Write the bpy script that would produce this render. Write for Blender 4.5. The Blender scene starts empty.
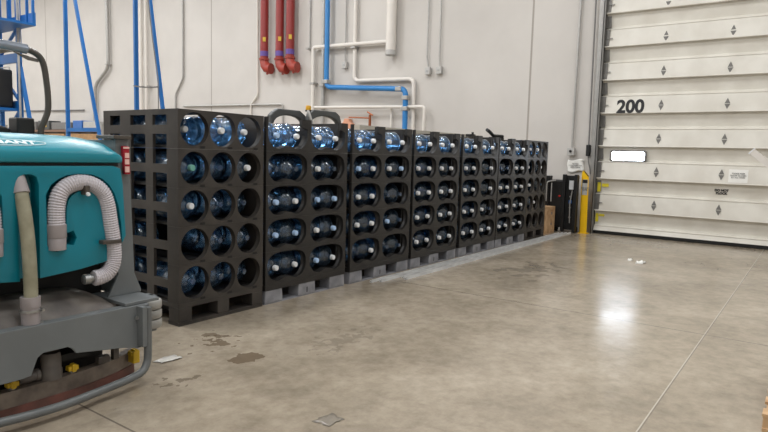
import bpy, bmesh, math, random
from mathutils import Vector, Matrix
random.seed(7)
S = bpy.context.scene
COL = S.collection
PI = math.pi

# ---------------------------------------------------------------- helpers
def lin(c):
    return tuple(((v/255.0)/12.92 if v/255.0 <= 0.04045 else ((v/255.0+0.055)/1.055)**2.4) for v in c) + (1.0,)

def nodes(name):
    m = bpy.data.materials.new(name); m.use_nodes = True
    nt = m.node_tree
    return m, nt, nt.nodes, nt.links, nt.nodes['Principled BSDF']

def mat(name, rgb, rough=0.5, metal=0.0, var=0.12, scale=6.0, rgb2=None, bump=0.0, spec=0.5, lo=0.35, hi=0.65, detail=5.0):
    m, nt, N, L, P = nodes(name)
    P.inputs['Roughness'].default_value = rough
    P.inputs['Metallic'].default_value = metal
    P.inputs['Specular IOR Level'].default_value = spec
    tc = N.new('ShaderNodeTexCoord'); nz = N.new('ShaderNodeTexNoise')
    nz.inputs['Scale'].default_value = scale; nz.inputs['Detail'].default_value = detail
    L.new(tc.outputs['Object'], nz.inputs['Vector'])
    cr = N.new('ShaderNodeValToRGB')
    c = lin(rgb)
    c2 = lin(rgb2) if rgb2 else tuple(v*(1-var) for v in c[:3]) + (1,)
    cr.color_ramp.elements[0].color = c2; cr.color_ramp.elements[1].color = c
    cr.color_ramp.elements[0].position = lo; cr.color_ramp.elements[1].position = hi
    L.new(nz.outputs['Fac'], cr.inputs['Fac'])
    L.new(cr.outputs['Color'], P.inputs['Base Color'])
    if bump:
        b = N.new('ShaderNodeBump'); b.inputs['Strength'].default_value = bump; b.inputs['Distance'].default_value = 0.01
        L.new(nz.outputs['Fac'], b.inputs['Height']); L.new(b.outputs['Normal'], P.inputs['Normal'])
    return m

class MB:
    """collects shapes in world coordinates and links them as ONE mesh object"""
    def __init__(self): self.bm = bmesh.new(); self.mi = 0
    def _face(self, vs):
        try:
            f = self.bm.faces.new(vs); f.material_index = self.mi; return f
        except ValueError: return None
    def box(self, x0, x1, y0, y1, z0, z1):
        v = [self.bm.verts.new(p) for p in ((x0,y0,z0),(x1,y0,z0),(x1,y1,z0),(x0,y1,z0),(x0,y0,z1),(x1,y0,z1),(x1,y1,z1),(x0,y1,z1))]
        for f in ((0,3,2,1),(4,5,6,7),(0,1,5,4),(1,2,6,5),(2,3,7,6),(3,0,4,7)): self._face([v[i] for i in f])
        return self
    def bar(self, a, b, w, h, up=(0,0,1)):
        a = Vector(a); b = Vector(b); d = (b-a).normalized(); up = Vector(up)
        if abs(d.dot(up)) > .99: up = Vector((1,0,0))
        s = d.cross(up).normalized(); u = s.cross(d).normalized()
        v = []
        for p in (a, b):
            for i, j in ((-1,-1),(1,-1),(1,1),(-1,1)): v.append(self.bm.verts.new(p + s*i*w/2 + u*j*h/2))
        for f in ((0,1,2,3),(7,6,5,4),(0,4,5,1),(1,5,6,2),(2,6,7,3),(3,7,4,0)): self._face([v[i] for i in f])
        return self
    def prism(self, pts, axis, a, b):
        """polygon of 2d points extruded from a to b along an axis: x:(y,z)  y:(x,z)  z:(x,y)"""
        def P(p, t):
            return {'x': (t, p[0], p[1]), 'y': (p[0], t, p[1]), 'z': (p[0], p[1], t)}[axis]
        A = [self.bm.verts.new(P(p, a)) for p in pts]; B = [self.bm.verts.new(P(p, b)) for p in pts]
        n = len(pts)
        self._face(A); self._face(B[::-1])
        for i in range(n): self._face([A[i], B[i], B[(i+1)%n], A[(i+1)%n]])
        return self
    def tube(self, pts, r, n=10, caps=True, ridge=0, pitch=0.012):
        P = [Vector(p) for p in pts]
        if ridge:      # corrugated hose: resample and modulate the radius
            Q = [P[0]]; acc = []
            tot = sum((P[i+1]-P[i]).length for i in range(len(P)-1)); k = max(2, int(tot/(pitch/2)))
            cum = [0]
            for i in range(len(P)-1): cum.append(cum[-1]+(P[i+1]-P[i]).length)
            Q = []
            for j in range(k+1):
                t = tot*j/k; i = 0
                while i < len(P)-2 and cum[i+1] < t: i += 1
                f = (t-cum[i])/max(1e-9, cum[i+1]-cum[i]); Q.append(P[i].lerp(P[i+1], f))
            P = Q
        rings = []; ref = None
        for i, p in enumerate(P):
            d = (P[min(i+1, len(P)-1)] - P[max(i-1, 0)]).normalized()
            if ref is None:
                ref = Vector((0,0,1)) if abs(d.z) < .9 else Vector((0,1,0))
            s = d.cross(ref).normalized(); u = s.cross(d).normalized(); ref = u
            rr = r[i] if isinstance(r, (list, tuple)) else r
            if ridge: rr = rr - (ridge if i % 2 else 0)
            rings.append([self.bm.verts.new(p + s*math.cos(2*PI*k/n)*rr + u*math.sin(2*PI*k/n)*rr) for k in range(n)])
        for i in range(len(rings)-1):
            for k in range(n): self._face([rings[i][k], rings[i][(k+1)%n], rings[i+1][(k+1)%n], rings[i+1][k]])
        if caps: self._face(rings[0][::-1]); self._face(rings[-1])
        return self
    def lathe(self, prof, c=(0,0,0), axis='z', n=24):
        """prof: list of (radius, height along axis)"""
        rings = []
        for r, h in prof:
            ring = []
            for k in range(n):
                a = 2*PI*k/n; u, v = math.cos(a)*r, math.sin(a)*r
                p = {'z': (u, v, h), 'y': (u, h, v), 'x': (h, u, v)}[axis]
                ring.append(self.bm.verts.new(Vector(c)+Vector(p)))
            rings.append(ring)
        for i in range(len(rings)-1):
            for k in range(n): self._face([rings[i][k], rings[i][(k+1)%n], rings[i+1][(k+1)%n], rings[i+1][k]])
        if prof[0][0] > 1e-6: self._face(rings[0][::-1])
        if prof[-1][0] > 1e-6: self._face(rings[-1])
        return self
    def grid(self, rows):
        """rows of points -> quads"""
        R = [[self.bm.verts.new(p) for p in row] for row in rows]
        for i in range(len(R)-1):
            for j in range(len(R[0])-1): self._face([R[i][j], R[i][j+1], R[i+1][j+1], R[i+1][j]])
        return R
    def build(self, name, m, parent=None, smooth=False, bevel=0.0, seg=2, kind=None):
        bm = self.bm
        bmesh.ops.remove_doubles(bm, verts=bm.verts, dist=1e-6)
        bmesh.ops.recalc_face_normals(bm, faces=bm.faces)
        off = Vector((0,0,0)); q = parent
        while q is not None: off += q.location; q = q.parent
        if parent is None:       # put the origin at the base centre
            xs = [v.co.x for v in bm.verts]; ys = [v.co.y for v in bm.verts]; zs = [v.co.z for v in bm.verts]
            org = Vector(((min(xs)+max(xs))/2, (min(ys)+max(ys))/2, min(zs)))
            off = org
        for v in bm.verts: v.co -= off
        me = bpy.data.meshes.new(name); bm.to_mesh(me); bm.free()
        for mm in (m if isinstance(m, (list, tuple)) else [m]): me.materials.append(mm)
        if smooth:
            for p in me.polygons: p.use_smooth = True
        o = bpy.data.objects.new(name, me); COL.objects.link(o)
        if parent is None: o.location = off
        else: o.parent = parent
        if smooth and smooth != 'all':
            me.set_sharp_from_angle(angle=math.radians(40))
        if bevel:
            b = o.modifiers.new('bevel', 'BEVEL'); b.width = bevel; b.segments = seg; b.limit_method = 'ANGLE'; b.angle_limit = math.radians(40)
        if kind: o['kind'] = kind
        return o

def tag(o, label, cat, group=None, kind=None):
    o['label'] = label; o['category'] = cat
    if group: o['group'] = group
    if kind: o['kind'] = kind
    return o

def thing(name, label, cat, loc, group=None):
    o = bpy.data.objects.new(name, None); COL.objects.link(o)
    o.location = loc; o.empty_display_size = 0.1
    return tag(o, label, cat, group)

def dup(root, loc, label=None, group=None):
    r = root.copy(); COL.objects.link(r); r.location = loc
    if label: r['label'] = label
    if group: r['group'] = group
    for ch in list(root.children):
        c = ch.copy(); COL.objects.link(c); c.parent = r
        for g in ch.children:
            d = g.copy(); COL.objects.link(d); d.parent = c
    return r

def text_mesh(body, size, bold=0.0, depth=0.002):
    cu = bpy.data.curves.new('lettering', 'FONT'); cu.body = body; cu.size = size; cu.offset = bold; cu.extrude = depth
    cu.align_x = 'CENTER'; cu.align_y = 'CENTER'
    o = bpy.data.objects.new('lettering', cu); COL.objects.link(o)
    bpy.context.view_layer.update()
    dg = bpy.context.evaluated_depsgraph_get()
    me = bpy.data.meshes.new_from_object(o.evaluated_get(dg))
    bpy.data.objects.remove(o); bpy.data.curves.remove(cu)
    return me

def text(name, body, size, m, M, parent, bold=0.0, sx=1.0):
    me = text_mesh(body, size, bold); me.name = name
    off = Vector((0,0,0)); q = parent
    while q is not None: off += q.location; q = q.parent
    me.transform(Matrix.Translation(-off) @ M @ Matrix.Diagonal((sx,1,1,1)))
    me.materials.clear(); me.materials.append(m)
    o = bpy.data.objects.new(name, me); COL.objects.link(o); o.parent = parent
    return o

# lettering that faces -X (towards the viewer on the back wall) and -Y (on the rear of the scrubber)
def face_negx(x, y, z): return Matrix(((0,0,-1,x),(-1,0,0,y),(0,1,0,z),(0,0,0,1)))
def face_negy(x, y, z): return Matrix(((1,0,0,x),(0,0,-1,y),(0,1,0,z),(0,0,0,1)))

# ---------------------------------------------------------------- materials
M = {}
M['rack'] = mat('rack_plastic', (45,43,41), 0.45, 0, rgb2=(31,29,28), scale=5, lo=.35, hi=.7, bump=.05)
M['rack_worn'] = mat('rack_plastic_worn', (66,61,56), 0.5, 0, rgb2=(44,40,37), scale=4, lo=.35, hi=.7, bump=.08)
M['slot'] = mat('slot_black', (12,12,12), 0.7)
M['pallet_grey'] = mat('pallet_grey', (150,150,154), 0.55, rgb2=(120,120,125), scale=7)
M['cap_white'] = mat('cap_white', (228,230,232), 0.4, var=.04)
M['cap_blue'] = mat('cap_pale_blue', (176,205,240), 0.4, var=.05)
M['cap_teal'] = mat('cap_teal', (110,170,155), 0.4, var=.05)
M['teal'] = mat('teal_plastic', (8,126,144), 0.33, var=.1, scale=3)
M['teal_lid'] = mat('teal_lid_plastic', (24,134,151), 0.28, var=.06, scale=3)
M['frame_grey'] = mat('scrubber_grey_paint', (112,116,117), 0.45, var=.12, scale=5)
M['tube_grey'] = mat('tube_grey_paint', (104,107,107), 0.35, var=.15, scale=9)
M['guard'] = mat('guard_grey_paint', (80,73,66), 0.4, var=.12)
M['guard_top'] = mat('guard_steel', (150,158,170), 0.25, 0.6, var=.12)
M['black'] = mat('black_plastic', (22,22,22), 0.5, var=.2)
M['rubber'] = mat('rubber_black', (14,14,14), 0.65, var=.2)
M['void'] = mat('dark_machinery', (20,20,20), 0.6, var=.4)
M['cover'] = mat('cover_grey_plastic', (112,105,98), 0.55, rgb2=(78,72,68), scale=6)
M['hose'] = mat('hose_grey', (196,190,194), 0.45, var=.08, scale=20)
M['hose_beige'] = mat('hose_beige', (158,154,132), 0.5, rgb2=(138,134,112), scale=12)
M['cuff'] = mat('cuff_grey', (158,150,150), 0.45, var=.08)
M['metal'] = mat('steel', (170,170,168), 0.35, 0.8, var=.1)
M['galv'] = mat('galvanised', (176,174,170), 0.42, 0.5, var=.12, scale=12)
M['sq_band'] = mat('squeegee_band', (128,116,104), 0.55, rgb2=(92,82,74), scale=9)
M['sq_red'] = mat('squeegee_rubber', (114,72,64), 0.55, rgb2=(84,58,52), scale=7)
M['yellow'] = mat('yellow_paint', (248,196,20), 0.4, var=.06)
M['yellow_knob'] = mat('yellow_knob', (214,176,40), 0.45, var=.15)
M['red_light'] = mat('red_lens', (168,28,44), 0.25, var=.1)
M['pale_lens'] = mat('pale_reflector', (240,196,186), 0.3, var=.05)
M['roller'] = mat('roller_grey', (158,156,150), 0.55, var=.12)
M['white_mark'] = mat('white_marking', (225,238,240), 0.4, var=.02)
M['blue_steel'] = mat('blue_steel_paint', (20,102,174), 0.4, var=.1, scale=4)
M['white_pipe'] = mat('white_pipe_paint', (222,216,208), 0.4, var=.05, scale=3)
M['blue_pipe'] = mat('blue_pipe_paint', (44,126,192), 0.35, var=.08, scale=3)
M['red_pipe'] = mat('red_pipe_paint', (142,42,38), 0.4, var=.12, scale=4)
M['red_cast'] = mat('red_cast_iron', (160,58,44), 0.5, var=.18, scale=10)
M['purple'] = mat('purple_band', (98,74,150), 0.5, var=.08)
M['yel_label'] = mat('yellow_label', (216,180,60), 0.5, var=.1)
M['box_grey'] = mat('electrical_box', (186,184,180), 0.45, 0.1, var=.08)
M['paper'] = mat('paper', (238,236,230), 0.7, var=.04)
M['ink'] = mat('ink', (26,26,28), 0.6, var=.1)
M['ink_grey'] = mat('ink_grey', (120,118,116), 0.6, var=.1)
M['door_white'] = mat('door_enamel', (226,222,212), 0.4, rgb2=(214,209,198), scale=2.5)
M['door_edge'] = mat('door_edge_steel', (128,126,122), 0.4, 0.4, var=.2, scale=5)
M['door_black'] = mat('door_seal', (18,18,18), 0.6, var=.1)
M['rivet'] = mat('diamond_grey', (122,120,116), 0.5, var=.1)
M['tape'] = mat('yellow_tape', (226,208,50), 0.5, var=.06)
M['wood'] = mat('pine_wood', (204,170,130), 0.65, rgb2=(168,130,92), scale=8, bump=.1)
M['card'] = mat('cardboard', (176,138,96), 0.7, rgb2=(154,118,80), scale=5)
M['copper'] = mat('copper', (170,104,72), 0.35, 0.7, var=.2)
M['orange'] = mat('orange_plastic', (216,156,126), 0.5, var=.08)
M['amber'] = mat('amber_lens', (216,160,20), 0.3, var=.1)
M['strip'] = mat('strip_white', (222,223,222), 0.4, rgb2=(196,196,196), scale=4)
M['beige_board'] = mat('pale_board', (196,188,172), 0.6, var=.08)
M['vehicle_grey'] = mat('vehicle_grey', (78,80,80), 0.4, var=.1)
M['red_dot'] = mat('red_button', (200,40,30), 0.4)
M['blue_dot'] = mat('blue_label', (60,110,180), 0.4)
M['steel_beam'] = mat('brown_beam', (128,100,82), 0.55, var=.1)

# clear blue polycarbonate, thin walled
def bottle_mat(name, tint, diff, dfac):
    m = bpy.data.materials.new(name); m.use_nodes = True
    N = m.node_tree.nodes; L = m.node_tree.links; N.clear()
    out = N.new('ShaderNodeOutputMaterial')
    tr = N.new('ShaderNodeBsdfTransparent'); tr.inputs[0].default_value = tint
    df = N.new('ShaderNodeBsdfTranslucent'); df.inputs[0].default_value = diff
    d2 = N.new('ShaderNodeBsdfDiffuse'); d2.inputs[0].default_value = diff
    gl = N.new('ShaderNodeBsdfGlossy'); gl.inputs['Roughness'].default_value = 0.15; gl.inputs[0].default_value = (.9,.95,1,1)
    mx0 = N.new('ShaderNodeMixShader'); mx0.inputs[0].default_value = .5
    L.new(df.outputs[0], mx0.inputs[1]); L.new(d2.outputs[0], mx0.inputs[2])
    tc = N.new('ShaderNodeTexCoord'); nz = N.new('ShaderNodeTexNoise'); nz.inputs['Scale'].default_value = 9
    L.new(tc.outputs['Object'], nz.inputs['Vector'])
    mr = N.new('ShaderNodeMapRange'); mr.inputs[3].default_value = dfac*.6; mr.inputs[4].default_value = dfac*1.4
    L.new(nz.outputs['Fac'], mr.inputs[0])
    mx1 = N.new('ShaderNodeMixShader'); L.new(mr.outputs[0], mx1.inputs[0])
    L.new(tr.outputs[0], mx1.inputs[1]); L.new(mx0.outputs[0], mx1.inputs[2])
    lw = N.new('ShaderNodeFresnel'); lw.inputs['IOR'].default_value = 1.58
    mr2 = N.new('ShaderNodeMath'); mr2.operation = 'MULTIPLY'; mr2.inputs[1].default_value = 1.8; mr2.use_clamp = True
    L.new(lw.outputs[0], mr2.inputs[0])
    mx2 = N.new('ShaderNodeMixShader'); L.new(mr2.outputs[0], mx2.inputs[0])
    L.new(mx1.outputs[0], mx2.inputs[1]); L.new(gl.outputs[0], mx2.inputs[2])
    L.new(mx2.outputs[0], out.inputs[0])
    return m
M['bottle'] = bottle_mat('blue_polycarbonate', (.40,.64,.88,1), (.28,.46,.66,1), .11)

# daylight behind the small door window
def emit(name, rgb, s):
    m = bpy.data.materials.new(name); m.use_nodes = True
    N = m.node_tree.nodes; L = m.node_tree.links; N.clear()
    out = N.new('ShaderNodeOutputMaterial'); e = N.new('ShaderNodeEmission')
    e.inputs[0].default_value = rgb; e.inputs[1].default_value = s
    L.new(e.outputs[0], out.inputs[0]); return m
M['daylight'] = emit('daylit_pane', (.80,.88,1,1), 13.0)
M['lamp'] = emit('highbay_diffuser', (1,.97,.92,1), 4.0)

def wall_mat():
    m, nt, N, L, P = nodes('painted_concrete_wall')
    P.inputs['Roughness'].default_value = .6
    g = N.new('ShaderNodeNewGeometry'); sp = N.new('ShaderNodeSeparateXYZ'); L.new(g.outputs['Position'], sp.inputs[0])
    nz = N.new('ShaderNodeTexNoise'); nz.inputs['Scale'].default_value = .5; nz.inputs['Detail'].default_value = 8; nz.inputs['Roughness'].default_value=.6
    L.new(g.outputs['Position'], nz.inputs['Vector'])
    cr = N.new('ShaderNodeValToRGB')
    cr.color_ramp.elements[0].position = .3; cr.color_ramp.elements[0].color = lin((192,187,181))
    cr.color_ramp.elements[1].position = .65; cr.color_ramp.elements[1].color = lin((203,198,192))
    L.new(nz.outputs['Fac'], cr.inputs[0])
    # panel joints every 10.64 m
    a = N.new('ShaderNodeMath'); a.operation = 'ADD'; a.inputs[1].default_value = 106.4-1.02+5.32
    L.new(sp.outputs['Y'], a.inputs[0])
    mo = N.new('ShaderNodeMath'); mo.operation = 'MODULO'; mo.inputs[1].default_value = 10.64; L.new(a.outputs[0], mo.inputs[0])
    sb = N.new('ShaderNodeMath'); sb.operation = 'SUBTRACT'; sb.inputs[1].default_value = 5.32; L.new(mo.outputs[0], sb.inputs[0])
    ab = N.new('ShaderNodeMath'); ab.operation = 'ABSOLUTE'; L.new(sb.outputs[0], ab.inputs[0])
    lt = N.new('ShaderNodeMath'); lt.operation = 'LESS_THAN'; lt.inputs[1].default_value = .022; L.new(ab.outputs[0], lt.inputs[0])
    mx = N.new('ShaderNodeMix'); mx.data_type = 'RGBA'
    L.new(lt.outputs[0], mx.inputs[0]); L.new(cr.outputs[0], mx.inputs[6]); mx.inputs[7].default_value = lin((160,153,145))
    L.new(mx.outputs[2], P.inputs['Base Color'])
    return m
M['wall'] = wall_mat()
M['wall_plain'] = mat('plain_wall', (200,198,195), .7, var=.05, scale=1)
M['ceiling'] = mat('ceiling_deck', (205,203,200), .8, var=.08, scale=.6)

def floor_mat():
    m, nt, N, L, P = nodes('polished_concrete')
    g = N.new('ShaderNodeNewGeometry'); sp = N.new('ShaderNodeSeparateXYZ'); L.new(g.outputs['Position'], sp.inputs[0])
    def noise(scale, detail=6, rough=.6, vec=None):
        n = N.new('ShaderNodeTexNoise'); n.inputs['Scale'].default_value = scale; n.inputs['Detail'].default_value = detail
        n.inputs['Roughness'].default_value = rough; L.new(vec or g.outputs['Position'], n.inputs['Vector']); return n
    def math_(op, a, b=None, clamp=False):
        n = N.new('ShaderNodeMath'); n.operation = op; n.use_clamp = clamp
        for i, v in enumerate((a, b)):
            if v is None: continue
            if isinstance(v, (int, float)): n.inputs[i].default_value = v
            else: L.new(v, n.inputs[i])
        return n.outputs[0]
    def mix(f, a, b):
        n = N.new('ShaderNodeMix'); n.data_type = 'RGBA'
        L.new(f, n.inputs[0])
        for i, v in ((6, a), (7, b)):
            if isinstance(v, tuple): n.inputs[i].default_value = v
            else: L.new(v, n.inputs[i])
        return n.outputs[2]
    n1 = noise(.9, 9, .68); cr = N.new('ShaderNodeValToRGB')
    e = cr.color_ramp.elements
    e[0].position = .3; e[0].color = lin((138,127,111)); e[1].position = .7; e[1].color = lin((187,175,157))
    el = e.new(.5); el.color = lin((165,153,135))
    L.new(n1.outputs['Fac'], cr.inputs[0])
    n2 = noise(9, 8, .7); r2 = N.new('ShaderNodeValToRGB')
    r2.color_ramp.elements[0].position = .28; r2.color_ramp.elements[0].color = (.72,.70,.68,1)
    r2.color_ramp.elements[1].position = .62; r2.color_ramp.elements[1].color = (1,1,1,1)
    L.new(n2.outputs['Fac'], r2.inputs[0])
    mu = N.new('ShaderNodeMix'); mu.data_type = 'RGBA'; mu.blend_type = 'MULTIPLY'; mu.inputs[0].default_value = 1.0
    L.new(cr.outputs[0], mu.inputs[6]); L.new(r2.outputs[0], mu.inputs[7])
    col = mu.outputs[2]
    # tyre scuffs / dark speckles
    n3 = noise(2.2, 10, .75); sc = math_('GREATER_THAN', n3.outputs['Fac'], .665); sc = math_('MULTIPLY', sc, .35)
    col = mix(sc, col, lin((96,86,74)))
    # wet spots near the end of the rack row
    def spot(cx, cy, rx, ry, th, scale, c, amt):
        nonlocal col
        dx = math_('DIVIDE', math_('SUBTRACT', sp.outputs['X'], cx), rx); dy = math_('DIVIDE', math_('SUBTRACT', sp.outputs['Y'], cy), ry)
        d = math_('SQRT', math_('ADD', math_('MULTIPLY', dx, dx), math_('MULTIPLY', dy, dy)))
        f = math_('SUBTRACT', 1.0, d, True)
        n = noise(scale, 4, .5)
        v = math_('GREATER_THAN', math_('ADD', math_('MULTIPLY', n.outputs['Fac'], 1.0), math_('MULTIPLY', f, .35)), th)
        v = math_('MULTIPLY', v, math_('GREATER_THAN', f, .01)); v = math_('MULTIPLY', v, amt)
        col = mix(v, col, lin(c))
    spot(-.05, -.52, .5, .4, .80, 9, (96,80,62), .75); spot(-.15, -.98, .17, .13, .62, 5, (100,84,66), .75); spot(.02, -.35, .12, .1, .66, 5, (100,84,66), .65)
    spot(-.75, -1.0, .3, .25, .80, 11, (96,84,70), .6)
    spot(.6, -1.25, .8, .3, .76, 12, (110,101,90), .35)
    spot(4.6, -1.2, 1.2, .5, .72, 5, (104,96,86), .5)
    # joints
    def line(axis, pos, w):
        d = math_('ABSOLUTE', math_('SUBTRACT', sp.outputs[axis], pos)); return math_('LESS_THAN', d, w)
    nj = noise(6, 3, .5)
    j1 = line('Y', -3.525, .004); j2 = line('Y', -3.533, .004)
    j3 = math_('MAXIMUM', line('X', 2.78, .006), line('X', -1.3, .006))
    col = mix(math_('MULTIPLY', j2, .6), col, lin((110,102,92)))
    col = mix(math_('MULTIPLY', j1, .7), col, lin((196,188,176)))
    col = mix(math_('MULTIPLY', j3, .75), col, lin((84,76,68)))
    L.new(col, P.inputs['Base Color'])
    rr = N.new('ShaderNodeMapRange'); rr.inputs[1].default_value = .3; rr.inputs[2].default_value = .7
    rr.inputs[3].default_value = .16; rr.inputs[4].default_value = .27
    n4 = noise(1.6, 6, .6); L.new(n4.outputs['Fac'], rr.inputs[0]); L.new(rr.outputs[0], P.inputs['Roughness'])
    P.inputs['Specular IOR Level'].default_value = .5
    b = N.new('ShaderNodeBump'); b.inputs['Strength'].default_value = .03; b.inputs['Distance'].default_value = .02
    n5 = noise(5, 4, .6); L.new(n5.outputs['Fac'], b.inputs['Height']); L.new(b.outputs['Normal'], P.inputs['Normal'])
    return m
M['floor'] = floor_mat()

# ---------------------------------------------------------------- setting
X0, X1, Y0, Y1, ZC = -9.0, 9.57, -12.0, 32.0, 9.0
def struct(name, b, m, parent=None, **k):
    o = b.build(name, m, parent, **k)
    if parent is None: o['kind'] = 'structure'
    return o
struct('floor', MB().box(X0-.2, X1+.2, Y0-.2, Y1+.2, -.2, 0), M['floor'])
struct('ceiling', MB().box(X0-.2, X1+.2, Y0-.2, Y1+.2, ZC, ZC+.2), M['ceiling'])
struct('wall_back', MB().box(X1, X1+.2, Y0, Y1, 0, ZC), M['wall'])
struct('wall_front', MB().box(X0-.2, X0, Y0, Y1, 0, ZC), M['wall_plain'])
struct('wall_left', MB().box(X0, X1, Y1, Y1+.2, 0, ZC), M['wall_plain'])
struct('wall_right', MB().box(X0, X1, Y0-.2, Y0, 0, ZC), M['wall_plain'])

# --- dock door
def dock_door():
    D = 9.485; yl, yr = -.56, -4.6
    d = thing('door_1', 'white ribbed sectional dock door numbered 200 with small bright window', 'dock door', (D, yl, 0))
    d['kind'] = 'structure'; del d['category']
    pitch = .646; zb = .46 - .0     # lower edge of each raised band
    # a section: raised band (0 .. .36) over a face that leans back below the next band
    n = 8
    for k in range(-1, n):
        z0 = .465 + pitch*k
        lo = max(z0, .05)
        b = MB()
        prof = []
        if k >= 0:
            prof = [(D+.085, z0), (D-.060, z0), (D-.066, z0+.012), (D-.062, z0+.02), (D-.022, z0+.335), (D-.03, z0+.340), (D-.03, z0+.352), (D+.05, z0+.36), (D+.05, z0+.40), (D+.0, z0+pitch-.001), (D+.085, z0+pitch-.001)]
        else:
            prof = [(D+.085, .07), (D-.05, .07), (D-.022, z0+.335), (D-.03, z0+.340), (D-.03, z0+.352), (D+.05, z0+.36), (D+.05, z0+.40), (D+.0, z0+pitch-.001), (D+.085, z0+pitch-.001)]
        b.prism([(x, z) for x, z in prof], 'y', yl, yr)
        s = b.build('door_section', M['door_white'], d)
        # end stile with hinge leaf
        e = MB().box(D-.064, D+.05, yl+.01, yl-.085, max(z0+.03, .08), z0+.34).box(D+.006, D+.05, yl+.01, yl-.085, z0+.39, z0+pitch-.01)
        e.box(D-.078, D-.064, yl-.0, yl-.15, z0+.16, z0+.175)
        if k >= 0: e.build('end_stile', M['door_edge'], s)
    b = MB().box(D-.04, D+.07, yl, yr, .012, .068); b.build('bottom_seal', M['door_black'], d)
    # diamond struts pressed on the raised bands
    for k in range(0, 7):
        zc = .645 + .636*k if k else .64
        for y in (-1.675, -2.775, -3.9):
            r = MB()
            for sgn in (1, -1):
                pts = [(y-.045, zc+sgn*.005), (y+.045, zc+sgn*.005), (y, zc+sgn*.10)]
                r.prism(pts, 'x', *((D-.046, D-.02) if sgn > 0 else (D-.058, D-.03)))
            r.build('diamond_plate', M['rivet'], d)
    # window in a recessed band
    def rrect(y0, y1, z0, z1, r, n=5):
        P = []
        for cy, cz, a0 in ((y1-r, z1-r, 0), (y0+r, z1-r, 90), (y0+r, z0+r, 180), (y1-r, z0+r, 270)):
            for i in range(n+1):
                a = math.radians(a0+90*i/n); P.append((cy+r*math.cos(a), cz+r*math.sin(a)))
        return P
    w = MB().prism(rrect(-1.476, -.785, 1.462, 1.695, .05), 'x', D-.022, D+.03).build('window_frame', M['door_edge'], d, bevel=.004)
    MB().prism(rrect(-1.438, -.823, 1.492, 1.663, .035), 'x', D-.026, D-.021).build('window_pane', M['daylight'], w)
    # the door number and the lower notices
    text('door_number', '200', .35, M['ink'], face_negx(D-.052, -1.12, 2.528) @ Matrix.Rotation(-.126, 4, 'X'), d, bold=.012, sx=.97)
    MB().prism([(D-.0645, 1.15), (D-.0345, 1.385), (D-.028, 1.385), (D-.055, 1.15)], 'y', -3.19, -2.89).build('notice_sheet', M['paper'], d)
    text('notice_lettering', 'PLEASE KEEP\nDOOR CLOSED\nAT ALL TIMES', .036, M['ink_grey'], face_negx(D-.0525, -3.04, 1.275) @ Matrix.Rotation(-.126, 4, 'X'), d)
    text('stencil_lettering', 'DO NOT\nBLOCK', .055, M['ink'], face_negx(D+.026, -2.79, .968) @ Matrix.Rotation(.2, 4, 'X'), d, bold=.004)
    # yellow tape on the stile
    for (y0, y1, z0, z1) in ((-.575,-.64,.85,1.04),(-.66,-.79,.955,1.02),(-.575,-.63,.24,.41),(-.64,-.745,.355,.4)):
        MB().box(*((D-.001, D+.005) if y0 > -.63 else (D+.005, D+.06)), y0, y1, z0, z1).build('yellow_tape', M['tape'], d)
    return d
dock_door()
# door track and jamb on the left of the door
b = MB().box(9.33, 9.55, -.545, -.53, 0, 6.2).box(9.33, 9.345, -.57, -.53, 0, 6.2)
struct('trim_1', b, M['door_edge'])
b = MB().box(9.50, 9.55, -.528, -.40, 0, 6.2)
struct('trim_2', b, M['galv'])

# ---------------------------------------------------------------- camera
R = ((0.58469542,-0.81077997,0.02769669),(-0.06577702,-0.08140816,-0.99450797),(0.80858188,0.57966245,-0.10092966))
cam = bpy.data.cameras.new('camera'); co = bpy.data.objects.new('camera', cam); COL.objects.link(co)
co.matrix_world = Matrix(((R[0][0],-R[1][0],-R[2][0],-3.01747511),(R[0][1],-R[1][1],-R[2][1],-4.23167504),(R[0][2],-R[1][2],-R[2][2],1.47563932),(0,0,0,1)))
cam.sensor_width = 36.0; cam.lens = 605.297/768*36.0; cam.clip_start = .05; cam.clip_end = 200
S.camera = co

# ---------------------------------------------------------------- bottle racks
TH = .322; PZ = .19
def circle(cx, cz, r, n=32): return [(cx+r*math.cos(2*PI*k/n), cz+r*math.sin(2*PI*k/n)) for k in range(n)]

def holed_panel(b, cells, y0, y1, collar=0.0, shrink=1.0):
    """cells: (x0,x1,z0,z1, centre, hole radius function) -> plate with star-shaped holes"""
    n = 40
    for (x0, x1, z0, z1, (cx, cz), rad) in cells:
        inn, out = [], []
        angs = [2*PI*k/n for k in range(n)] + [math.atan2(z-cz, x-cx) % (2*PI) for x in (x0, x1) for z in (z0, z1)]
        angs = sorted(angs)
        for a in angs:
            c, s = math.cos(a), math.sin(a); r = rad(a); inn.append((cx+c*r, cz+s*r))
            t = 1e9
            if c > 1e-9: t = min(t, (x1-cx)/c)
            if c < -1e-9: t = min(t, (x0-cx)/c)
            if s > 1e-9: t = min(t, (z1-cz)/s)
            if s < -1e-9: t = min(t, (z0-cz)/s)
            out.append((cx+c*t, cz+s*t))
        m = len(angs); bm = b.bm
        F = [[bm.verts.new((p[0], y, p[1])) for p in P] for P, y in ((inn, y0), (out, y0), (inn, y1), (out, y1))]
        C = [bm.verts.new((cx+(p[0]-cx)*shrink, y1+collar, cz+(p[1]-cz)*shrink)) for p in inn] if collar else None
        for i in range(m):
            j = (i+1) % m
            b._face([F[0][i], F[0][j], F[1][j], F[1][i]])
            b._face([F[2][i], F[3][i], F[3][j], F[2][j]])
            b._face([F[0][i], F[2][i], F[2][j], F[0][j]])
            b._face([F[1][i], F[1][j], F[3][j], F[3][i]])
            if C: b._face([F[2][i], C[i], C[j], F[2][j]])

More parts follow.
